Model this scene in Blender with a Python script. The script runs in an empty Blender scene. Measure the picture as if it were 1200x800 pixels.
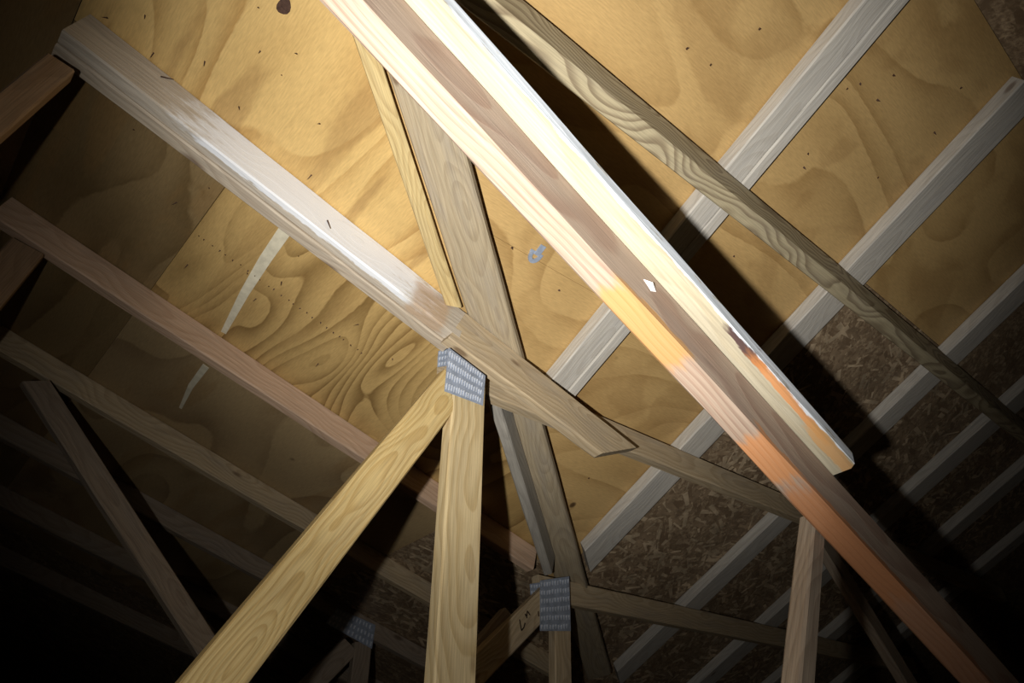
import bpy, bmesh, math, random
from mathutils import Vector, Matrix, noise

random.seed(7)
C = bpy.context.scene.collection
scene = bpy.context.scene

# ------------------------------------------------------------------ camera, world, light, exposure
# World axes: X runs along the level beams, Y runs away from the viewer along the trusses' spacing, Z is up.
# The camera stands at the world origin (about 1.1 m above the attic floor) and looks up at the roof.
F_PX = 834.475
_cols = ((0.746, 0.347, 0.568), (-0.663, 0.459, 0.591), (-0.056, -0.818, 0.573))
_x = Vector(_cols[0]).normalized()
_z = Vector(_cols[2]); _z = (_z - _x * _z.dot(_x)).normalized()
_y = _z.cross(_x)
CAM = Matrix((_x, _y, _z)).transposed()      # world -> camera (x right, y down, z forward)
CAMT = CAM.transposed()
cam_data = bpy.data.cameras.new('camera')
cam = bpy.data.objects.new('camera', cam_data); C.objects.link(cam)
right, down, fwd = CAMT @ Vector((1, 0, 0)), CAMT @ Vector((0, 1, 0)), CAMT @ Vector((0, 0, 1))
cam.matrix_world = Matrix((right, -down, -fwd)).transposed().to_4x4()
cam_data.sensor_fit = 'HORIZONTAL'; cam_data.sensor_width = 36.0
cam_data.lens = F_PX / 1200 * 36.0
cam_data.clip_start = 0.02; cam_data.clip_end = 100
scene.camera = cam

world = bpy.data.worlds.new('dark_attic'); scene.world = world
world.use_nodes = True
bg = world.node_tree.nodes['Background']
bg.inputs[0].default_value = (0.75, 0.85, 1.0, 1); bg.inputs[1].default_value = 0.0008

def ray(px, py):
    return CAMT @ Vector(((px - 600) / F_PX, (py - 400) / F_PX, 1))

# the hand-held torch beside the camera: the only light in the attic
def torch_beam(name, watts, cone, aim):
    li = bpy.data.lights.new(name, 'SPOT')
    li.energy = watts; li.color = (1.0, 0.975, 0.93)
    li.spot_size = math.radians(cone); li.spot_blend = 1.0; li.shadow_soft_size = 0.012
    ob = bpy.data.objects.new(name, li); C.objects.link(ob)
    ob.location = (-0.216, 0.042, -0.095)
    d = ray(*aim).normalized() * 2.0 - ob.location
    ob.rotation_euler = d.to_track_quat('-Z', 'Y').to_euler()
torch_beam('torch_hotspot', 188, 66, (650, 220))      # bright middle of the beam
torch_beam('torch_spill', 52, 86, (600, 400))         # its wide, weaker spill

vs = scene.view_settings
vs.view_transform = 'Standard'; vs.look = 'None'; vs.gamma = 1; vs.use_curve_mapping = False
vs.exposure = 0.0

# ------------------------------------------------------------------ roof planes and helpers
ZL, PL = 1.5, 0.3264          # main roof slope:   z = ZL - PL * x
ZR, QR = 1.73, 0.4412         # side roof slope:   z = ZR - QR * y
def zl(x, off=0): return ZL + off - PL * x
def zr(y, off=0): return ZR + off - QR * y
def at_y(px, py, y): r = ray(px, py); return r * (y / r.y)
def at_l(px, py, off=0): r = ray(px, py); return r * ((ZL + off) / (r.z + PL * r.x))
def at_r(px, py, off=0): r = ray(px, py); return r * ((ZR + off) / (r.z + QR * r.y))

def tag(o, label=None, cat=None, group=None, kind=None):
    if label: o['label'] = label
    if cat: o['category'] = cat
    if group: o['group'] = group
    if kind: o['kind'] = kind
    return o
def empty(name, loc):
    o = bpy.data.objects.new(name, None); C.objects.link(o)
    o.location = loc; o.empty_display_size = 0.1
    return o
WORLD = {}
def link(name, me, parent=None, mw=None):
    o = bpy.data.objects.new(name, me); C.objects.link(o)
    mw = mw or Matrix.Identity(4)
    if parent:
        o.parent = parent
        pm = WORLD.get(parent.name) or Matrix.Translation(parent.location)
        o.matrix_basis = pm.inverted() @ mw
    else:
        o.matrix_basis = mw
    WORLD[o.name] = mw.copy()
    return o

# ------------------------------------------------------------------ materials
class NT:
    def __init__(s, name):
        s.m = bpy.data.materials.new(name); s.m.use_nodes = True
        s.t = s.m.node_tree; s.n = s.t.nodes; s.n.clear()
        s.out = s.n.new('ShaderNodeOutputMaterial'); s.b = s.n.new('ShaderNodeBsdfPrincipled')
        s.t.links.new(s.b.outputs[0], s.out.inputs[0])
        s.b.inputs['Specular IOR Level'].default_value = 0.25
    def put(s, sock, v):
        if hasattr(v, 'is_output'): s.t.links.new(v, sock)
        elif v is not None: sock.default_value = v
    def math(s, op, a, b=None, c=None, clamp=False):
        n = s.n.new('ShaderNodeMath'); n.operation = op; n.use_clamp = clamp
        s.put(n.inputs[0], a); s.put(n.inputs[1], b); s.put(n.inputs[2], c); return n.outputs[0]
    def vmath(s, op, a, b=None):
        n = s.n.new('ShaderNodeVectorMath'); n.operation = op
        s.put(n.inputs[0], a); s.put(n.inputs[1], b); return n.outputs[0]
    def noise(s, vec, scale=1.0, detail=3.0, rough=0.5, dist=0.0):
        n = s.n.new('ShaderNodeTexNoise'); s.put(n.inputs['Vector'], vec)
        n.inputs['Scale'].default_value = scale; n.inputs['Detail'].default_value = detail
        n.inputs['Roughness'].default_value = rough; n.inputs['Distortion'].default_value = dist
        return n.outputs['Fac']
    def voro(s, vec, scale=1.0, feature='F1', out='Distance'):
        n = s.n.new('ShaderNodeTexVoronoi'); n.feature = feature
        s.put(n.inputs['Vector'], vec); n.inputs['Scale'].default_value = scale
        return n.outputs[out]
    def rng(s, v, a, b, c=0.0, d=1.0, smooth=True):
        n = s.n.new('ShaderNodeMapRange'); n.interpolation_type = 'SMOOTHSTEP' if smooth else 'LINEAR'
        s.put(n.inputs[0], v)
        for i, q in enumerate((a, b, c, d)): n.inputs[1 + i].default_value = q
        return n.outputs[0]
    def mix(s, f, a, b, mode='MIX'):
        n = s.n.new('ShaderNodeMix'); n.data_type = 'RGBA'; n.blend_type = mode
        s.put(n.inputs[0], f)
        for i, q in ((6, a), (7, b)):
            if isinstance(q, tuple): q = (*q[:3], 1.0)
            s.put(n.inputs[i], q)
        return n.outputs[2]
    def sep(s, v):
        n = s.n.new('ShaderNodeSeparateXYZ'); s.put(n.inputs[0], v); return n.outputs
    def comb(s, x=0.0, y=0.0, z=0.0):
        n = s.n.new('ShaderNodeCombineXYZ')
        for i, q in enumerate((x, y, z)): s.put(n.inputs[i], q)
        return n.outputs[0]
    def obj(s): return s.n.new('ShaderNodeTexCoord').outputs['Object']
    def rand(s): return s.n.new('ShaderNodeObjectInfo').outputs['Random']
    def bump(s, h, strength=0.3, dist=0.002):
        n = s.n.new('ShaderNodeBump'); n.inputs['Strength'].default_value = strength
        n.inputs['Distance'].default_value = dist; s.put(n.inputs['Height'], h)
        s.t.links.new(n.outputs[0], s.b.inputs['Normal'])
    def done(s, col, rough=0.6):
        s.put(s.b.inputs['Base Color'], col); s.put(s.b.inputs['Roughness'], rough); return s.m

def lumber(name, light, dark, ring=0.010, contrast=0.6, warp=0.035, grey=0.0, knots=0.16,
           patches=(), oy=0.03, oz=0.05, greycol=(0.30, 0.27, 0.24), seed=0.0, band=None):
    """Sawn softwood: growth rings round a slightly crooked heart, fibre streaks, knots, weathering; own stains."""
    w = NT(name); p = w.obj(); r = w.rand()
    x, y, z = w.sep(p)
    rx = w.math('MULTIPLY_ADD', r, 40.0, seed)
    xs = w.math('ADD', x, rx)
    n1 = w.noise(w.comb(w.math('MULTIPLY', xs, 1.3), w.math('MULTIPLY', y, 3.0), w.math('MULTIPLY', z, 3.0)), 1.0, 2.0)
    n2 = w.noise(w.comb(w.math('MULTIPLY', xs, 2.2), w.math('MULTIPLY_ADD', y, 4.0, 9.0), w.math('MULTIPLY', z, 4.0)), 1.0, 2.0)
    dy = w.math('ADD', w.math('MULTIPLY_ADD', w.math('SUBTRACT', n1, 0.5), warp * 6, oy), y)
    dz = w.math('ADD', w.math('MULTIPLY_ADD', w.math('SUBTRACT', n2, 0.5), warp * 6, oz), z)
    rad = w.math('SQRT', w.math('ADD', w.math('MULTIPLY', dy, dy), w.math('MULTIPLY', dz, dz)))
    fr = w.math('FRACT', w.math('DIVIDE', rad, ring))
    late = w.math('MULTIPLY', w.rng(fr, 0.25, 0.88), w.rng(fr, 0.90, 1.0, 1.0, 0.0))
    fib = w.noise(w.comb(w.math('MULTIPLY', xs, 9.0), w.math('MULTIPLY', y, 330.0), w.math('MULTIPLY', z, 330.0)), 1.0, 3.0, 0.6)
    blot = w.noise(w.comb(w.math('MULTIPLY', xs, 4.0), w.math('MULTIPLY', y, 22.0), w.math('MULTIPLY', z, 22.0)), 1.0, 4.0, 0.6)
    col = w.mix(w.math('MULTIPLY', late, contrast), light, dark)
    col = w.mix(w.math('MULTIPLY', w.rng(blot, 0.42, 0.72), max(grey, 0.05)), col, greycol)
    kv = w.voro(w.comb(w.math('MULTIPLY', xs, 3.2), w.math('MULTIPLY', y, 8.5), w.math('MULTIPLY', z, 8.5)), 1.0)
    kn = w.rng(kv, knots * 0.45, knots, 1.0, 0.0)
    col = w.mix(w.math('MULTIPLY', kn, 0.75), col, (dark[0] * .42, dark[1] * .34, dark[2] * .30))
    f2 = w.rng(fib, 0.25, 0.75, 0.72, 1.16, False)
    col = w.mix(1.0, col, w.comb(f2, f2, f2), 'MULTIPLY')
    e = w.noise(w.comb(w.math('MULTIPLY', xs, 14.0), w.math('MULTIPLY', y, 60.0), w.math('MULTIPLY', z, 60.0)), 1.0, 4.0, 0.65)
    ee = w.math('SUBTRACT', e, 0.5)
    for (xc, hw, ax, c, wd, pc, st) in patches:   # a stain of its own: centre and half length along x; axis y/z, its centre and half width
        fx = w.math('ADD', w.math('DIVIDE', w.math('ABSOLUTE', w.math('SUBTRACT', x, xc)), hw), w.math('MULTIPLY', ee, 1.1))
        q = y if ax == 'y' else z
        fq = w.math('ADD', w.math('DIVIDE', w.math('ABSOLUTE', w.math('SUBTRACT', q, c)), wd), w.math('MULTIPLY', ee, 2.4))
        mk = w.math('MULTIPLY', w.rng(fx, 0.72, 1.12, 1.0, 0.0), w.rng(fq, 0.8, 1.1, 1.0, 0.0))
        col = w.mix(w.math('MULTIPLY', mk, st), col, pc)
    w.bump(w.math('ADD', w.math('MULTIPLY', late, 0.5), fib), 0.35, 0.0015)
    return w.done(col, 0.62)

def plywood(name, light, dark, sx, sy, bands=9.0, contrast=0.7, blot=(0.30, 0.17, 0.06), seed=0.0, patch=0.35):
    """Rotary-cut veneer: broad wavy flame figure, darker resin blotches, pin knots, fine fibre."""
    w = NT(name); p = w.obj(); x, y, z = w.sep(p)
    q = w.comb(w.math('MULTIPLY_ADD', x, sx, seed), w.math('MULTIPLY_ADD', y, sy, seed * .7), 0.0)
    n = w.noise(q, 1.0, 1.0, 0.35, 0.5)
    fr = w.math('FRACT', w.math('ADD', w.math('MULTIPLY', n, bands), w.math('MULTIPLY', w.noise(p, 30.0, 2.0), 0.10)))
    fl = w.math('MULTIPLY', w.math('POWER', fr, 1.8), w.rng(fr, 0.94, 1.0, 1.0, 0.0))
    lg = w.noise(w.vmath('MULTIPLY', q, (1.3, 1.3, 1)), 1.0, 4.0, 0.6)
    fine = w.noise(w.comb(w.math('MULTIPLY', x, 320.0 if sx > sy else 34.0), w.math('MULTIPLY', y, 34.0 if sx > sy else 320.0), 0.0), 1.0, 3.0, 0.6)
    col = w.mix(w.math('MULTIPLY', w.math('MULTIPLY', fl, contrast), w.rng(lg, 0.35, 0.60, 0.2, 1.0)), light, dark)
    pb = w.noise(w.comb(w.math('MULTIPLY_ADD', x, sx * 2.8, seed + 5), w.math('MULTIPLY_ADD', y, sy * 1.6, 3.0), 0.0), 1.0, 3.0, 0.5, 0.5)
    col = w.mix(w.math('MULTIPLY', w.rng(pb, 0.53, 0.61), patch), col, blot)
    kv = w.voro(w.comb(w.math('MULTIPLY_ADD', x, 3.1, seed), w.math('MULTIPLY', y, 3.1), 0.0), 1.0)
    col = w.mix(w.rng(kv, 0.035, 0.06, 0.85, 0.0), col, (0.05, 0.025, 0.012))
    f2 = w.rng(fine, 0.3, 0.7, 0.86, 1.1, False)
    col = w.mix(1.0, col, w.comb(f2, f2, f2), 'MULTIPLY')
    w.bump(w.math('ADD', w.math('MULTIPLY', fine, 0.5), w.math('MULTIPLY', fl, 0.4)), 0.12, 0.001)
    return w.done(col, 0.5)

def strandboard(name, light, dark):
    w = NT(name); p = w.obj(); x, y, z = w.sep(p)
    c1 = w.comb(w.math('MULTIPLY', x, 16.0), w.math('MULTIPLY', y, 50.0), 0.0)
    rot = w.math('ADD', x, y); rot2 = w.math('SUBTRACT', x, y)
    c2 = w.comb(w.math('MULTIPLY', rot, 14.0), w.math('MULTIPLY', rot2, 42.0), 3.0)
    v1 = w.sep(w.voro(c1, 1.0, out='Color'))[0]; v2 = w.sep(w.voro(c2, 1.0, out='Color'))[1]
    s = w.rng(w.noise(p, 9.0, 2.0), 0.45, 0.55)
    v = w.math('ADD', w.math('MULTIPLY', v1, w.math('SUBTRACT', 1.0, s)), w.math('MULTIPLY', v2, s))
    fine = w.noise(w.comb(w.math('MULTIPLY', x, 60.0), w.math('MULTIPLY', y, 60.0), 0.0), 1.0, 3.0, 0.7)
    col = w.mix(w.math('MULTIPLY', v, w.rng(fine, 0.3, 0.75)), dark, light)
    w.bump(w.math('ADD', v, w.math('MULTIPLY', fine, 0.6)), 0.6, 0.004)
    return w.done(col, 0.55)

def flat(name, col, rough=0.6, metal=0.0, var=0.3, scale=40.0):
    w = NT(name); n = w.noise(w.obj(), scale, 4.0, 0.6)
    f = w.rng(n, 0.3, 0.7, 1 - var, 1 + var * .6, False)
    c = w.mix(1.0, col, w.comb(f, f, f), 'MULTIPLY')
    w.b.inputs['Metallic'].default_value = metal
    return w.done(c, rough)

M = {}
M['pine_grey'] = lumber('pine_grey', (0.50, 0.42, 0.32), (0.34, 0.26, 0.18), 0.012, 0.45, 0.03, 0.25)
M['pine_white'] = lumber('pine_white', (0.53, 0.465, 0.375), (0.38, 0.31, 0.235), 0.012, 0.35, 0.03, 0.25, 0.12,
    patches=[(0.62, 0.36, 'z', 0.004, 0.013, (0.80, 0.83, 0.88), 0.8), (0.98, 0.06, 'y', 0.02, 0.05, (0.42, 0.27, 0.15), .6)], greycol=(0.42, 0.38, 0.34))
M['pine_brown'] = lumber('pine_brown', (0.56, 0.44, 0.28), (0.38, 0.27, 0.15), 0.011, 0.5, 0.03, 0.3, 0.10)
M['pine_yellow'] = lumber('pine_yellow', (0.66, 0.49, 0.22), (0.45, 0.28, 0.09), 0.013, 0.55, 0.05, 0.12, 0.10)
M['pine_cream'] = lumber('pine_cream', (0.66, 0.52, 0.29), (0.46, 0.32, 0.14), 0.016, 0.55, 0.03, 0.10, 0.13)
M['pine_pink'] = lumber('pine_pink', (0.60, 0.42, 0.29), (0.43, 0.26, 0.155), 0.013, 0.4, 0.03, 0.10, 0.13)
M['pine_pale'] = lumber('pine_pale', (0.60, 0.565, 0.50), (0.46, 0.41, 0.34), 0.014, 0.35, 0.03, 0.3, 0.10, greycol=(0.40, 0.39, 0.38))
M['fir_zigzag'] = lumber('fir_zigzag', (0.52, 0.44, 0.28), (0.24, 0.18, 0.11), 0.019, 0.8, 0.07, 0.15, 0.12)
M['valley_grey'] = lumber('valley_grey', (0.44, 0.36, 0.24), (0.28, 0.21, 0.13), 0.013, 0.4, 0.03, 0.4, 0.08)
M['block_yellow'] = lumber('block_yellow', (0.60, 0.46, 0.22), (0.40, 0.27, 0.11), 0.014, 0.5, 0.04, 0.1, 0.08)
M['block_grey'] = lumber('block_grey', (0.45, 0.42, 0.36), (0.30, 0.27, 0.23), 0.014, 0.4, 0.03, 0.4, 0.08)
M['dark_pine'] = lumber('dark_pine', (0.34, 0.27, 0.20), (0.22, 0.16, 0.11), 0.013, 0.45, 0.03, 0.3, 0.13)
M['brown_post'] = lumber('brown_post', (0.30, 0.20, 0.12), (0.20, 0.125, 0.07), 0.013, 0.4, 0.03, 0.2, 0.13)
M['ply_gold'] = plywood('ply_gold', (0.62, 0.42, 0.165), (0.36, 0.20, 0.06), 3.4, 1.0, 7.0, 0.8, seed=2.0, patch=0.5)
M['ply_flame'] = plywood('ply_flame', (0.54, 0.36, 0.14), (0.20, 0.115, 0.035), 3.6, 1.0, 17.0, 0.95, seed=11.0, patch=0.2)
M['ply_side'] = plywood('ply_side', (0.58, 0.385, 0.16), (0.34, 0.20, 0.07), 1.1, 2.8, 7.0, 0.75, seed=23.0, patch=0.3)
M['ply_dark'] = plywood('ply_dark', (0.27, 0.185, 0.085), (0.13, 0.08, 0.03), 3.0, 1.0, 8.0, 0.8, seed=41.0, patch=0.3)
M['ply_grey'] = plywood('ply_grey', (0.42, 0.30, 0.155), (0.20, 0.125, 0.06), 2.6, 0.9, 6.0, 0.8, seed=31.0, patch=0.3)
M['osb'] = strandboard('osb', (0.62, 0.47, 0.30), (0.20, 0.135, 0.08))
M['strand'] = flat('strand', (0.56, 0.43, 0.28), 0.5, 0, 0.5, 14.0)
M['strand_dark'] = flat('strand_dark', (0.33, 0.235, 0.145), 0.5, 0, 0.5, 14.0)
M['steel'] = flat('steel', (0.40, 0.46, 0.57), 0.5, 0.3, 0.22, 60.0)
M['steel_bright'] = flat('steel_bright', (0.64, 0.68, 0.75), 0.45, 0.1, 0.2, 60.0)
M['rust'] = flat('rust', (0.09, 0.05, 0.035), 0.7, 0.3, 0.4, 200.0)
M['ink'] = flat('ink', (0.05, 0.03, 0.02), 0.7)
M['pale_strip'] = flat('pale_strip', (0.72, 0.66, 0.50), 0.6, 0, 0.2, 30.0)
M['splinter'] = flat('splinter', (0.85, 0.80, 0.78), 0.5, 0, 0.15, 90.0)
M['insulation'] = flat('insulation', (0.30, 0.27, 0.24), 0.95, 0, 0.4, 12.0)
M['wall_dark'] = flat('wall_dark', (0.20, 0.14, 0.09), 0.8, 0, 0.3, 6.0)

# ------------------------------------------------------------------ timber builder
def timber(name, mat, parent, a0, b0, a1, b1, ext, even=True, segs=14, cham=0.004, wob=0.0016):
    """A sawn board. a/b = the two long edges of the visible face (0 = start, 1 = end); ext = thickness vector
    away from the viewer. Local X runs along the board. even=True keeps one width from end to end."""
    a0, b0, a1, b1, ext = map(Vector, (a0, b0, a1, b1, ext))
    m0, m1 = (a0 + b0) / 2, (a1 + b1) / 2
    ex = (m1 - m0).normalized(); L = (m1 - m0).length
    ez = (ext - ex * ext.dot(ex)).normalized(); ey = ez.cross(ex)
    def loc(v): d = v - m0; return d.dot(ex), d.dot(ey)
    (xa0, ya0), (xb0, yb0), (xa1, ya1), (xb1, yb1) = map(loc, (a0, b0, a1, b1))
    t = ext.length
    if ya0 < yb0: xa0, ya0, xb0, yb0, xa1, ya1, xb1, yb1 = xb0, yb0, xa0, ya0, xb1, yb1, xa1, ya1
    w0, w1 = ya0 - yb0, ya1 - yb1
    if even: w0 = w1 = (w0 + w1) / 2
    ph = random.random() * 50
    bm = bmesh.new(); rings = []
    for i in range(segs + 1):
        s = i / segs
        w = w0 + (w1 - w0) * s
        c = min(cham, t * .3, w * .3)
        prof = [(-w/2 + c, 0), (w/2 - c, 0), (w/2, c), (w/2, t - c), (w/2 - c, t), (-w/2 + c, t), (-w/2, t - c), (-w/2, c)]
        ring = []
        for k, (yy, zz) in enumerate(prof):
            u = yy / w + .5                       # 0 at edge b, 1 at edge a
            xs = (xb0 + (xa0 - xb0) * u) * (1 - s) + (xb1 + (xa1 - xb1) * u) * s
            nz = noise.noise_vector((xs * 5 + ph, k * 3.1, 0.0)) * wob
            ring.append(bm.verts.new((xs, yy + nz.y, zz + nz.z)))
        rings.append(ring)
    for i in range(segs):
        for k in range(8):
            bm.faces.new((rings[i][k], rings[i][(k+1) % 8], rings[i+1][(k+1) % 8], rings[i+1][k]))
    bm.faces.new(rings[0]); bm.faces.new(list(reversed(rings[-1])))
    bmesh.ops.recalc_face_normals(bm, faces=bm.faces)
    me = bpy.data.meshes.new(name); bm.to_mesh(me); bm.free(); me.materials.append(M[mat])
    return link(name, me, parent, Matrix.Translation(m0) @ Matrix((ex, ey, ez)).transposed().to_4x4())

def box_between(name, mat, parent, p0, p1, side, w, ext, **k):
    p0, p1, side = Vector(p0), Vector(p1), Vector(side).normalized() * (w / 2)
    return timber(name, mat, parent, p0 + side, p0 - side, p1 + side, p1 - side, ext, **k)

def nail(parent, p, d, length=0.03, r=0.0016, name='nail'):
    bm = bmesh.new()
    bmesh.ops.create_cone(bm, cap_ends=True, segments=6, radius1=r, radius2=r * .5, depth=length)
    me = bpy.data.meshes.new(name); bm.to_mesh(me); bm.free(); me.materials.append(M['rust'])
    q = Vector(d).to_track_quat('Z', 'Y').to_matrix().to_4x4()
    return link(name, me, parent, Matrix.Translation(Vector(p) + Vector(d).normalized() * length * .4) @ q)

def chord(parent, y, x0, x1, depth, t, mat, name='top_chord', drop=0.0, cut1=0.0, cut0=0.0):
    """Sloping top chord under the main roof slope, its near face at y."""
    n = Vector((-PL, 0, -1)).normalized()
    a0, a1 = Vector((x0, y, zl(x0) - drop)), Vector((x1, y, zl(x1) - drop))
    ex = (a1 - a0).normalized()
    return timber(name, mat, parent, a0, a0 + n * depth + ex * cut0, a1, a1 + n * depth + ex * cut1, (0, t, 0), segs=18)

def web(parent, y, a0, b0, a1, b1, t, mat, name='web', to_z=None, even=True):
    """Web in a truss plane: edges a and b given where they are seen (0 upper end, 1 lower end)."""
    A0, B0, A1, B1 = [at_y(*p, y) for p in (a0, b0, a1, b1)]
    w = ((A0 - B0).length, (A1 - B1).length)
    m0, m1 = (A0 + B0) / 2, (A1 + B1) / 2
    d = (m1 - m0).normalized(); nrm = Vector((-d.z, 0, d.x))
    if (A0 - B0).dot(nrm) < 0: nrm = -nrm
    wd = (abs((A0 - B0).dot(nrm)) + abs((A1 - B1).dot(nrm))) / 2
    if to_z is not None: m1 = m0 + d * ((to_z - m0.z) / d.z)
    e0 = (A0 - B0).dot(d) / 2
    e0 = max(-0.06, min(0.06, e0))
    return timber(name, mat, parent, m0 + nrm * wd / 2 + d * e0, m0 - nrm * wd / 2 - d * e0,
                  m1 + nrm * wd / 2, m1 - nrm * wd / 2, (0, t, 0), segs=16)

def plate(parent, corners, y, rows, cols, t=0.0015):
    """Pressed-steel nail plate on the near face of a joint, with its rows of punched teeth."""
    P = [at_y(*c, y) for c in corners]           # tl, tr, br, bl
    bm = bmesh.new()
    f = [bm.verts.new(p) for p in P]; b = [bm.verts.new(p + Vector((0, t, 0))) for p in P]
    bm.faces.new(f); bm.faces.new(list(reversed(b)))
    for i in range(4): bm.faces.new((f[i], b[i], b[(i+1) % 4], f[(i+1) % 4]))
    bmesh.ops.recalc_face_normals(bm, faces=bm.faces)
    me = bpy.data.meshes.new('gusset_plate'); bm.to_mesh(me); bm.free(); me.materials.append(M['steel'])
    g = link('gusset_plate', me, parent); tag(g, 'blue grey galvanised steel nail plate')
    vs_, fs = [], []
    def pt(u, v, h): 
        q = (P[0] * (1-u) + P[1] * u) * (1-v) + (P[3] * (1-u) + P[2] * u) * v
        return q - Vector((0, h, 0))
    for r in range(rows):
        for c in range(cols):
            u0 = (c + .30 + random.uniform(-.08, .08)) / cols; u1 = u0 + .34 / cols
            if u1 > .97: continue
            v0 = (r + .30 + random.uniform(-.05, .05)) / rows; v1 = v0 + .50 / rows
            i = len(vs_)
            vs_ += [pt(u0, v0, .0002), pt(u1, v0, .0002), pt(u1, v1, .0008), pt(u0, v1, .0008), pt(u0, v0, .0045), pt(u1, v0, .0045)]
            fs += [(i, i+1, i+5, i+4), (i+4, i+5, i+2, i+3), (i, i+4, i+3), (i+1, i+2, i+5)]
    me = bpy.data.meshes.new('punched_teeth'); me.from_pydata(vs_, [], fs); me.materials.append(M['steel_bright'])
    tt = link('punched_teeth', me, g); tag(tt, kind='stuff')
    return g

# ------------------------------------------------------------------ the setting: sheathing, ridge beyond, floor, end walls
VX = lambda y: (y - 0.5215) / 0.7392          # valley crease, x at a given y
HX = lambda y: (y - 0.495) / 0.739            # left edge of the valley board
XR, YR = -0.075, -0.115                       # the two ridge lines
ceiling = empty('ceiling', (0, 0, 1.5)); tag(ceiling, 'timber roof sheathing of plywood and strand board sheets', kind='structure')

def panel(name, mat, poly, zf, th=0.012, gap=0.0012):
    cx = sum(p[0] for p in poly) / len(poly); cy = sum(p[1] for p in poly) / len(poly)
    bm = bmesh.new(); lo, hi = [], []
    for (x, y) in poly:
        v = Vector((x - cx, y - cy)); l = v.length
        v = v * ((l - gap) / l); x, y = cx + v.x, cy + v.y
        lo.append(bm.verts.new((x, y, zf(x, y)))); hi.append(bm.verts.new((x, y, zf(x, y) + th)))
    n = len(poly)
    bm.faces.new(lo); bm.faces.new(list(reversed(hi)))
    for i in range(n): bm.faces.new((lo[i], hi[i], hi[(i+1) % n], lo[(i+1) % n]))
    bmesh.ops.recalc_face_normals(bm, faces=bm.faces)
    me = bpy.data.meshes.new(name); bm.to_mesh(me); bm.free(); me.materials.append(M[mat])
    return link(name, me, ceiling)
fL = lambda x, y: zl(x); fR = lambda x, y: zr(y)
zridgeL, zridgeR = zl(XR), zr(YR)
fL2 = lambda x, y: zridgeL + PL * (x - XR)
fR2 = lambda x, y: zridgeR + QR * (y - YR)
S1 = 1.560
S0 = 1.235
panel('plywood_panel', 'ply_gold', [(XR, 0.44), (HX(S0), S0), (XR, S0)], fL)
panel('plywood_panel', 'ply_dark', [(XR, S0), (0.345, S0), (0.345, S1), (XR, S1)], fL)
panel('plywood_panel', 'ply_flame', [(0.345, S0), (HX(S0), S0), (HX(S1), S1), (0.345, S1)], fL)
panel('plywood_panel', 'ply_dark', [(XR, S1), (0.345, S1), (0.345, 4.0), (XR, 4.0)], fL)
panel('plywood_panel', 'ply_flame', [(0.345, S1), (HX(S1), S1), (HX(1.93), 1.93), (0.345, 1.93)], fL)
panel('plywood_panel', 'ply_grey', [(0.345, 1.93), (1.58, 1.93), (1.58, 4.0), (0.345, 4.0)], fL)
panel('strand_board_panel', 'osb', [(1.58, 1.93), (HX(1.93), 1.93), (HX(4.0), 4.0), (1.58, 4.0)], fL)
panel('strand_board_panel', 'osb', [(XR, 4.0), (HX(4.0), 4.0), (HX(6.4), 6.4), (HX(7.0), 7.0), (XR, 7.0)], fL)
X12 = 2.09
panel('plywood_panel', 'ply_side', [(VX(YR), YR), (X12, YR), (X12, 1.0), (VX(1.0), 1.0)], fR)
panel('plywood_panel', 'ply_side', [(VX(1.0), 1.0), (X12, 1.0), (X12, 0.5215 + 0.7392 * X12)], fR)
X34 = 2.895; YE = 0.5215 + 0.7392 * X12
panel('plywood_panel', 'ply_side', [(X12, YR), (X34, YR), (X34, 0.545), (X12, 0.545)], fR)
panel('strand_board_panel', 'osb', [(X12, 0.545), (X34, 0.545), (X34, 1.75), (X12, 1.75)], fR)
panel('strand_board_panel', 'osb', [(X12, 1.75), (X34, 1.75), (X34, 0.5215 + 0.7392 * X34), (X12, YE)], fR)
panel('strand_board_panel', 'osb', [(X34, YR), (5.3, YR), (5.3, 1.15), (X34, 1.15)], fR)
panel('strand_board_panel', 'osb', [(X34, 1.15), (5.3, 1.15), (5.3, 2.37), (X34, 2.37)], fR)
panel('strand_board_panel', 'osb', [(X34, 2.37), (5.3, 2.37), (5.3, 0.5215 + 0.7392 * 5.3), (X34, 0.5215 + 0.7392 * X34)], fR)
panel('strand_board_panel', 'osb', [(5.3, YR), (8.2, YR), (8.2, 6.4), (VX(6.4), 6.4), (5.3, 0.5215 + 0.7392 * 5.3)], fR)
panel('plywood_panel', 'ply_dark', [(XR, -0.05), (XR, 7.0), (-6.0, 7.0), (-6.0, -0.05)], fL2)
panel('strand_board_panel', 'osb', [(-0.9, YR), (8.2, YR), (8.2, -5.0), (-0.9, -5.0)], fR2)

FLOOR = -1.15
def slab(name, mat, x0, x1, y0, y1, z0, z1, parent=None):
    bm = bmesh.new(); bmesh.ops.create_cube(bm, size=1)
    me = bpy.data.meshes.new(name); bm.to_mesh(me); bm.free(); me.materials.append(M[mat])
    me.transform(Matrix.Diagonal((x1 - x0, y1 - y0, z1 - z0, 1)))
    return link(name, me, parent, Matrix.Translation(((x0 + x1) / 2, (y0 + y1) / 2, (z0 + z1) / 2)))
tag(slab('floor', 'insulation', -6, 8.3, -5, 7.1, FLOOR - 0.1, FLOOR), 'dark insulated attic floor', kind='structure')
tag(slab('wall_far', 'wall_dark', -6, 8.3, 7.02, 7.1, FLOOR, 1.6), 'dark far gable wall of the attic', kind='structure')
tag(slab('wall_right', 'wall_dark', 8.22, 8.3, -5, 7.02, FLOOR, 1.9), 'dark side gable wall of the attic', kind='structure')

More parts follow.
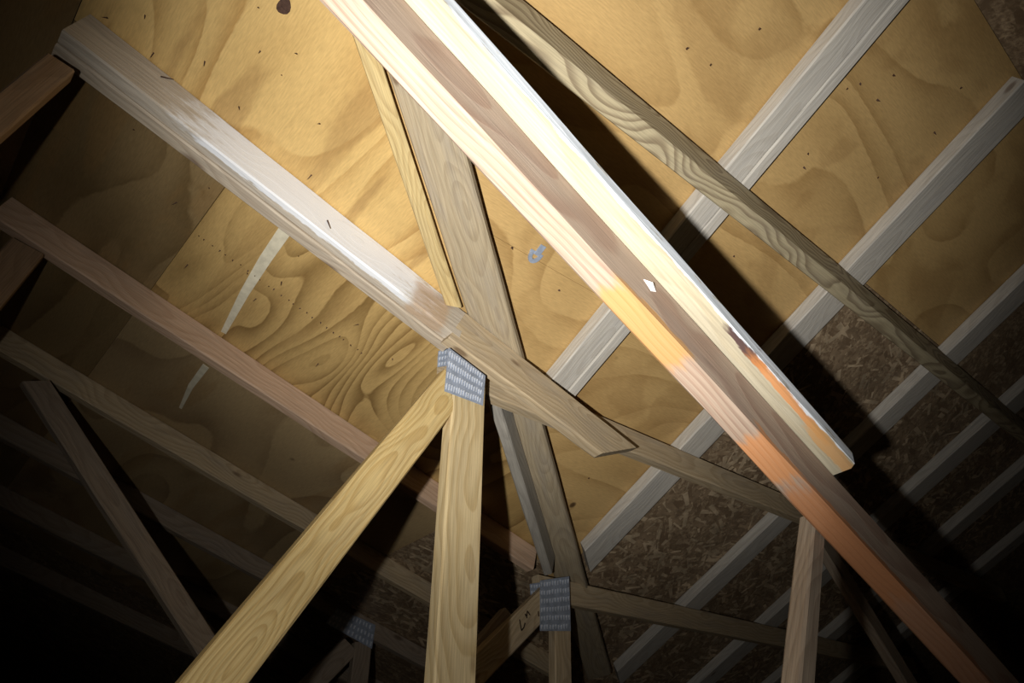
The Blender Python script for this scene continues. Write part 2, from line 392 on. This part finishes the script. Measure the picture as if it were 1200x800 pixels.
# raised strands on the nearer strand boards (uncountable): thin slivers lying slightly proud
def strands(count, region, zf, mat, nz):
    vs_, fs = [], []
    n = Vector(nz).normalized()
    while len(fs) < count:
        x, y = region(); c = Vector((x, y, zf(x, y)))
        a = random.gauss(0.4, 0.8); l = random.uniform(.03, .09); wd = random.uniform(.008, .026)
        d = Vector((math.cos(a), math.sin(a), 0)); d = (d - n * d.dot(n)).normalized(); s = n.cross(d)
        tilt = random.uniform(0.0005, 0.0022); i = len(vs_)
        for sl, sw, h in ((-1, -1, .0006), (1, -.7, .0006), (1, .8, tilt), (-1, 1, tilt)):
            vs_.append(c + d * sl * l / 2 + s * sw * wd / 2 - n * h)
        fs.append((i, i+1, i+2, i+3))
    me = bpy.data.meshes.new('wood_strands'); me.from_pydata(vs_, [], fs); me.materials.append(M[mat])
    tag(link('wood_strands', me, ceiling), kind='stuff')
def regR():
    while True:
        x, y = random.uniform(X12 + .03, 4.6), random.uniform(0.56, 3.4)
        if x > VX(y) + .12 and (x > X34 or y > 0.56): return x, y
def regL():
    while True:
        x, y = random.uniform(1.6, 2.6), random.uniform(1.95, 3.0)
        if x < HX(y) - .03: return x, y
strands(2000, regR, fR, 'strand', (0, QR, 1)); strands(2000, regR, fR, 'strand_dark', (0, QR, 1))
strands(300, regL, fL, 'strand', (PL, 0, 1)); strands(200, regL, fL, 'strand_dark', (PL, 0, 1))

# pale tapering strip on the flame-figured sheet
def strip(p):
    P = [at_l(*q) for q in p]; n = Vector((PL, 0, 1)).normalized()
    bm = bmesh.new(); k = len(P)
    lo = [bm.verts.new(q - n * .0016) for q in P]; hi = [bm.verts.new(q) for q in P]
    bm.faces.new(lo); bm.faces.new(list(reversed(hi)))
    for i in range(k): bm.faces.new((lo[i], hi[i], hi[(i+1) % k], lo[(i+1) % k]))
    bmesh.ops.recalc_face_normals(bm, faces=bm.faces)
    me = bpy.data.meshes.new('tapered_strip'); bm.to_mesh(me); bm.free(); me.materials.append(M['pale_strip'])
    tag(link('tapered_strip', me, ceiling), 'pale tapering strip on the brown plywood')
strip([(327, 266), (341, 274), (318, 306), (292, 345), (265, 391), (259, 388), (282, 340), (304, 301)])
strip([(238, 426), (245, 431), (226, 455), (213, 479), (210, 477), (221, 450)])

# big dark knot near the top of the gold sheet
bm = bmesh.new(); c0 = at_l(333, 7); n0 = Vector((PL, 0, 1)).normalized()
u0 = Vector((1, 0, -PL)).normalized(); lo, hi = [], []
for k in range(14):
    a = k / 14 * 2 * math.pi; r0 = .017 + .0015 * math.sin(3 * a + 1)
    q = c0 + u0 * r0 * .8 * math.cos(a) + Vector((0, 1, 0)) * r0 * 1.15 * math.sin(a)
    lo.append(bm.verts.new(q - n0 * .0015)); hi.append(bm.verts.new(q))
bm.faces.new(lo); bm.faces.new(list(reversed(hi)))
for k in range(14): bm.faces.new((lo[k], hi[k], hi[(k+1) % 14], lo[(k+1) % 14]))
bmesh.ops.recalc_face_normals(bm, faces=bm.faces)
me = bpy.data.meshes.new('knot'); bm.to_mesh(me); bm.free(); me.materials.append(M['rust'])
tag(link('knot', me, ceiling), 'dark loose knot in the gold plywood')

# nail tips and dark flecks that came through the sheets
vs_, fs = [], []
def tip(P, n, l, r=.0022):
    n = Vector(n).normalized(); a = n.orthogonal().normalized(); b = n.cross(a); i = len(vs_)
    lean = a * random.uniform(-.6, .6) + b * random.uniform(-.6, .6)
    for k in range(4):
        th = k * math.pi / 2
        vs_.append(P + (a * math.cos(th) + b * math.sin(th)) * r)
    vs_.append(P - (n + lean).normalized() * l)
    for k in range(4): fs.append((i + k, i + (k + 1) % 4, i + 4))
for q in [(126,21),(145,71),(180,62),(170,18),(303,9),(348,63),(365,205),(375,145),(245,220),(157,152),(270,200),(240,72),(330,88),
          (237,145),(280,125),(305,60),(207,237),(373,426),(330,330),(420,380),(460,420),(350,300),(300,350),(220,310),(290,320)]:
    tip(at_l(*q), (PL, 0, 1), random.uniform(.006, .02))
for k in range(26):                                       # dashed staple line along the sheet joint
    x = 0.36 + k * 0.021 + random.uniform(-.004, .004)
    tip(Vector((x, S1 + random.uniform(.001, .006), zl(x))), (PL, 0, 1), .006, .0026)
for q in [(890,34),(947,180),(942,196),(1029,208),(1008,98),(993,104),(1028,117),(1126,103),(1095,155),(1047,88),(970,110),(833,76),(805,57),
          (633,232),(600,290),(655,340),(735,520),(690,560),(900,255),(860,300)]:
    tip(at_r(*q), (0, QR, 1), random.uniform(.005, .012), .004)
me = bpy.data.meshes.new('nail_tips'); me.from_pydata([tuple(v) for v in vs_], [], fs); me.materials.append(M['rust'])
tag(link('nail_tips', me, ceiling), kind='stuff')

# ------------------------------------------------------------------ truss A: nearest full truss, webs meeting at the big nail plate
YA = 1.19
def truss_root(y, label): 
    t = empty('roof_truss', (0.5, y, FLOOR)); tag(t, label, 'roof truss'); return t
def floor_chord(parent, y, x0, x1, t=.038):
    return timber('bottom_chord', 'dark_pine', parent, (x0, y, FLOOR + .09), (x0, y, FLOOR + .001), (x1, y, FLOOR + .09), (x1, y, FLOOR + .001), (0, t, 0), segs=6)

tA = truss_root(YA, 'roof truss with whitish weathered chord and two bright webs under the upper steel plate')
chA = chord(tA, YA, -0.05, 0.985, .100, .038, 'pine_white')
chord(tA, YA + .0385, -0.05, 0.985, .104, .038, 'pine_grey')
tl = timber('chord_tail', 'pine_brown', tA, at_y(546, 366, YA), at_y(526, 395, YA), at_y(747, 524, YA), at_y(706, 531, YA), (0, .038, 0), even=False)
tag(tl, 'browner square-cut tail end of the chord')
web(tA, YA + .004, (519, 428), (536, 484), (221, 798), (285, 798), .036, 'pine_yellow', to_z=FLOOR + .09)
web(tA, YA + .002, (530, 446), (572, 440), (512, 798), (556, 798), .038, 'pine_cream', to_z=FLOOR + .09)
web(tA, YA + .002, (955, 622), (969, 630), (1061, 800), (1078, 800), .038, 'dark_pine', to_z=FLOOR + .09)
kp = box_between('web', 'brown_post', tA, (-0.058, YA + .002, 1.335), (-0.596, YA + .002, FLOOR + .09), (1, 0, -.2), .055, (0, .038, 0))
floor_chord(tA, YA, -1.2, 3.2)
plate(tA, [(526, 407), (569, 440), (566, 475), (521, 458)], YA - .002, 4, 16)
plate(tA, [(514, 411), (527, 408), (526, 428), (513, 430)], YA + .079, 3, 4)
for (p, d) in [((384, 259), (.3, -.2, -1)), ((440, 279), (.2, -.2, 1)), ((190, 90), (1, 0, .5))]:
    nail(chA, at_y(*p, YA - .002), Vector(d), .028, .0018)

# ------------------------------------------------------------------ truss B: second, joint at the lower steel plate
YB = 1.874
tB = truss_root(YB, 'second roof truss, pinkish chord ending at the lower steel plate with pencilled web')
chord(tB, YB, -0.05, 1.86, .088, .038, 'pine_pink')
wz = web(tB, YB, (640, 689), (640, 720), (560, 757), (574, 800), .038, 'pine_brown', to_z=FLOOR + .09)
web(tB, YB + .04, (594, 714), (606, 728), (555, 750), (575, 775), .036, 'dark_pine', to_z=FLOOR + .09)
web(tB, YB, (651, 735), (669, 735), (651, 800), (671, 800), .038, 'pine_brown', to_z=FLOOR + .09)
box_between('web', 'brown_post', tB, (0.028, YB + .002, 1.38), (-0.47, YB + .002, FLOOR + .09), (1, 0, -.2), .085, (0, .038, 0))
floor_chord(tB, YB, -1.2, 3.2)
plate(tB, [(633, 680), (667, 675), (669, 739), (633, 739)], YB - .002, 6, 11)
plate(tB, [(621, 684), (634, 682), (634, 697), (622, 697)], YB + .041, 2, 4)
def pen(points, wpx=1.6):
    bm = bmesh.new()
    for (p, q) in zip(points[:-1], points[1:]):
        A, B = at_y(*p, YB - .0012), at_y(*q, YB - .0012)
        d = (B - A).normalized(); s = Vector((-d.z, 0, d.x)) * .0022
        v = [bm.verts.new(x) for x in (A - s, A + s, B + s, B - s)]; b = [bm.verts.new(x.co + Vector((0, .001, 0))) for x in v]
        bm.faces.new(v); bm.faces.new(list(reversed(b)))
        for i in range(4): bm.faces.new((v[i], b[i], b[(i+1) % 4], v[(i+1) % 4]))
    me = bpy.data.meshes.new('pen_mark'); bm.to_mesh(me); bm.free(); me.materials.append(M['ink'])
    link('pen_mark', me, wz)
pen([(609, 725.5), (611.3, 738.5), (614, 735), (615.5, 729.5)])
pen([(618, 724), (615.5, 719), (617.5, 721.5), (618, 715.5), (621.5, 720.5)])
pen([(631, 716), (631.6, 722)])

# ------------------------------------------------------------------ trusses farther back in the dark
YC = 2.47
tC = truss_root(YC, 'third roof truss back, dim chord with a long diagonal web at its left end')
chord(tC, YC, -0.05, 2.6, .082, .038, 'pine_brown')
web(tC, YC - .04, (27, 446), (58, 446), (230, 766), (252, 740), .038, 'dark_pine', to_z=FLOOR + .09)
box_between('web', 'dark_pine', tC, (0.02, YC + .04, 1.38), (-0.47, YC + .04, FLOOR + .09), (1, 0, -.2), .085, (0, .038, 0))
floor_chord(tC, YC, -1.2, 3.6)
YD = 3.02
tD = truss_root(YD, 'fourth roof truss back, almost dark, with webs fanning from a steel plate mid-chord')
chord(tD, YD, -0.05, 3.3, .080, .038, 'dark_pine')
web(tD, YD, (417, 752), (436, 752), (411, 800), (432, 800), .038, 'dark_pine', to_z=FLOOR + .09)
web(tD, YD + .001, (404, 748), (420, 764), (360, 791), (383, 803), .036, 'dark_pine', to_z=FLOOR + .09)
plate(tD, [(395, 712), (440, 732), (436, 760), (382, 730)], YD - .002, 3, 12)
floor_chord(tD, YD, -1.2, 4.2)
for (y, lab) in ((3.60, 'fifth roof truss back, chord lost in the dark behind the long left web'),
                 (4.25, 'sixth roof truss back, farthest chord barely visible at lower left')):
    tE = truss_root(y, lab)
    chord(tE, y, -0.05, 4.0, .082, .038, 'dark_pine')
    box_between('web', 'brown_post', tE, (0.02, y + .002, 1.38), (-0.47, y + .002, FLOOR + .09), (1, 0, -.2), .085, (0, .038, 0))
    floor_chord(tE, y, -1.2, 4.5)

# ------------------------------------------------------------------ front truss: the big diagonal chord with its T-brace
YF = 0.43
tF = truss_root(YF, 'front roof truss whose long pink and orange stained diagonal crosses in front of everything')
A0, B0, A1, B1 = at_y(473, 0, YF), at_y(425, 0, YF), at_y(1110, 700, YF), at_y(1063, 700, YF)
m0, m1 = (A0 + B0) / 2, (A1 + B1) / 2
dF = (m1 - m0).normalized(); nF = Vector((-dF.z, 0, dF.x))
if nF.z < 0: nF = -nF
WF, TF = .090, .042
ax_len = (FLOOR + .12 - m0.z) / dF.z
s0, s1 = m0 - dF * 0.16, m0 + dF * ax_len
def fx(px, py):     # distance along the diagonal of a point seen at a pixel
    return (at_y(px, py, YF) - s0).dot(dF)
M['pine_stained'] = lumber('pine_stained', (0.35, 0.262, 0.196), (0.235, 0.135, 0.095), 0.010, 0.5, 0.012, 0.30, 0.13, oy=.0, oz=.16, greycol=(0.36, 0.30, 0.25),
    patches=[(fx(765, 395), .085, 'y', WF/2, .014, (0.44, 0.225, 0.065), .75), (fx(915, 545), .055, 'y', WF/2, .014, (0.50, 0.20, 0.06), .7),
             (fx(1010, 655), .16, 'y', WF/2, .014, (0.42, 0.17, 0.06), .75), (fx(1110, 780), .3, 'y', WF/2, .014, (0.33, 0.14, 0.06), .7)])
fchord = box_between('sloped_chord', 'pine_stained', tF, s0, s1, nF, WF, (0, TF, 0), segs=40)
tag(fchord, 'pink diagonal timber with orange sap stains along its lower edge')
web(tF, YF + TF + .004, (955, 600), (969, 612), (937, 800), (957, 800), .030, 'dark_pine', to_z=FLOOR + .09)
floor_chord(tF, YF + .06, -1.2, 4.3)
# a pale splinter lifted from the near face of the diagonal
bm = bmesh.new()
P = [at_y(*q, YF - .001) for q in ((754, 327), (760, 329), (769, 342), (763, 341))]
T = (P[0] + P[1] + P[2] + P[3]) / 4 + Vector((0, -.006, .002))
vv = [bm.verts.new(p) for p in P] + [bm.verts.new(T)]
for i in range(4): bm.faces.new((vv[i], vv[(i+1) % 4], vv[4]))
bm.faces.new(vv[3::-1])
bmesh.ops.recalc_face_normals(bm, faces=bm.faces)
me = bpy.data.meshes.new('splinter'); bm.to_mesh(me); bm.free(); me.materials.append(M['splinter'])
tag(link('splinter', me, fchord), 'pale splintered chip')

# T-brace lying flat on the upper edge of the diagonal, overhanging it towards the viewer
TBY, TBT = YF - .036, .036
top = lambda s: s0 + dF * s + nF * (WF / 2 + .0005)
L2 = (at_y(1003, 556, TBY) - s0).dot(dF)
M['pine_brace'] = lumber('pine_brace', (0.37, 0.328, 0.235), (0.31, 0.25, 0.15), 0.016, 0.3, 0.02, 0.1, 0.04, oy=.2, oz=.1,
    patches=[((at_y(878, 405, TBY) - s0).dot(dF), .05, 'z', .003, .010, (0.06, 0.03, 0.03), .95),
             ((at_y(930, 460, TBY) - s0).dot(dF), .10, 'z', .006, .007, (0.50, 0.20, 0.06), .8),
             ((at_y(985, 530, TBY) - s0).dot(dF), .07, 'z', .010, .012, (0.44, 0.24, 0.09), .8),
             (0.9, 3.0, 'z', -.004, .006, (0.58, 0.62, 0.66), .95)])     # paler blue grey tint over the whole near face
a0_, a1_ = top(0.0) , top(L2)
brace = timber('brace_board', 'pine_brace', None, Vector((a0_.x, TBY, a0_.z)) + nF * TBT, Vector((a0_.x, TBY, a0_.z)),
               Vector((a1_.x, TBY, a1_.z)) + nF * TBT - dF * .004, Vector((a1_.x, TBY, a1_.z)), (0, .052, 0), segs=30, cham=.006)
tag(brace, 'pale yellow board nailed along the big diagonal, ending short with a dark bark streak', 'brace')

# ------------------------------------------------------------------ level beams under the side slope
def beam(y, x0, x1, ztop, depth, t, mat, label):
    o = timber('level_beam', mat, None, (x0, y, ztop), (x0, y, ztop - depth), (x1, y, ztop), (x1, y, ztop - depth), (0, t, 0), segs=24)
    return tag(o, label, 'beam')
RT = .048                                    # thickness of the flat rafters under the side slope
YG = 0.53
beam(YG, 0.30, 5.2, zr(YG + .05) - RT - .006, .098, .050, 'fir_zigzag', 'level beam with bold zigzag grain right of the big diagonal')
YE_ = YA + .079
beam(YE_, 0.97, 5.2, zr(YE_ + .04) - RT - .006, .090, .040, 'pine_brown', 'brown level beam running right behind the square-cut chord tail')
YD_ = 1.915
beam(YD_, 1.90, 5.2, zr(YD_ + .04) - RT - .006, .090, .040, 'pine_brown', 'dim level beam running right from the lower steel plate')

# ------------------------------------------------------------------ flat rafters under the side slope
vend = lambda x: 0.308 + 0.739 * x
def rafter(x, w, y1, label, mat='pine_pale', split=None):
    y0 = YR + .02
    def piece(name, xa, xb, parent, tt=RT):
        n = Vector((0, QR, 1)).normalized()
        o = -n * .0008
        ya, yb = vend(xa), vend(xb)
        lo0, la, lb = Vector((xa, y0, zr(y0))) - n * tt, Vector((xa, ya, zr(ya))) - n * tt, Vector((xb, yb, zr(yb))) - n * tt
        d = Vector((xb - xa, 0, 0))
        return timber(name, mat, parent, lo0, lo0 + d, la, lb, n * (tt - .001), segs=16)
    if split:
        r = empty('rafter', (x, y1, zr(y1))); tag(r, label, 'rafter')
        piece('rafter_half', x, x + split, r); piece('rafter_half', x + split + .003, x + w, r)
        return r
    return tag(piece('rafter', x, x + w, None), label, 'rafter')
rafter(1.352, .120, vend(1.352), 'pale rafter split lengthwise by a crack, nearest to the valley board', split=.078)
rafter(2.03, .120, vend(2.03), 'pale rafter between gold plywood and brown strand board, second from the valley')
rafter(2.83, .120, vend(2.83), 'pale rafter across the strand board, third from the valley')
rafter(3.49, .130, vend(3.49), 'dim grey rafter, fourth from the valley, crossing below the zigzag beam')
rafter(4.12, .120, vend(4.12), 'dark rafter fifth from the valley, only short bits lit')
rafter(4.80, .120, vend(4.80), 'nearly black rafter sixth from the valley at the right edge')

# ------------------------------------------------------------------ valley board and its blocks
n_l = Vector((PL, 0, 1)).normalized()
def pl(x, y, off): return Vector((x, y, zl(x) + off))
def vboard(x0, x1, m0=0.0, m1=0.0):     # m0, m1: mitre, how far the lower edge runs past the upper one
    a0, a1 = pl(x0, .458 + .739 * x0, .001), pl(x1, .470 + .739 * x1, .001)
    b0, b1 = pl(x0 + m0, .318 + .739 * (x0 + m0), .001), pl(x1 + m1, .318 + .739 * (x1 + m1), .001)
    return timber('valley_board', 'valley_grey', None, a0, b0, a1, b1, n_l * .026, segs=30)
tag(vboard(0.12, 1.07, 0, .195), 'grey brown valley board passing behind the pink diagonal, above the square-cut tail', 'valley board')
tag(vboard(1.155, 2.75, .19, 0), 'grey brown valley board running down to the lower steel plate', 'valley board')
h1 = timber('valley_block', 'block_yellow', None, at_l(398, 0, -.03), at_l(421, 0, -.03), at_l(521, 357, -.03), at_l(540, 361, -.03), n_l * .012, segs=14)
tag(h1, 'yellowish block beside the valley board, ending on the whitish chord', 'block')
h2 = timber('valley_block', 'block_grey', None, at_l(570, 468, -.085), at_l(584, 468, -.085), at_l(637, 674, -.085), at_l(647, 672, -.085), n_l * .076, segs=14, even=False)
tag(h2, 'grey block on edge beside the valley board, above the lower steel plate', 'block')

# ------------------------------------------------------------------ steel clip holding the joint of two plywood sheets
clip = empty('panel_clip', at_r(628, 297)); tag(clip, 'small steel clip on the plywood joint above the pale split rafter', 'clip')
nR = Vector((0, QR, 1)).normalized(); yR = Vector((0, 1, -QR)).normalized()
def clip_part(name, pts, th=.006):
    c = at_r(628, 297); bm = bmesh.new(); lo, hi = [], []
    for (u, v) in pts:
        q = c + Vector((1, 0, 0)) * u + yR * v
        lo.append(bm.verts.new(q - nR * th)); hi.append(bm.verts.new(q - nR * .0005))
    k = len(pts); bm.faces.new(lo); bm.faces.new(list(reversed(hi)))
    for i in range(k): bm.faces.new((lo[i], hi[i], hi[(i+1) % k], lo[(i+1) % k]))
    bmesh.ops.recalc_face_normals(bm, faces=bm.faces)
    me = bpy.data.meshes.new(name); bm.to_mesh(me); bm.free(); me.materials.append(M['steel'])
    return link(name, me, clip)
clip_part('clip_tongue', [(-.006, -.030), (.012, -.030), (.012, .002), (-.006, .002)], .004)
outer = [(.020 * math.cos(a), .016 + .017 * math.sin(a)) for a in [math.pi * (-.15 - k * .17) for k in range(8)]]
outer = [(.020 * math.cos(math.pi * k / 8), .002 + .026 * math.sin(math.pi * k / 8)) for k in range(9)]
inner = [(.010 * math.cos(math.pi * k / 8), .002 + .014 * math.sin(math.pi * k / 8)) for k in range(8, -1, -1)]
clip_part('clip_loop', outer + inner)
clip_part('clip_bar', [(-.022, -.006), (.022, -.006), (.022, .003), (-.022, .003)], .003)
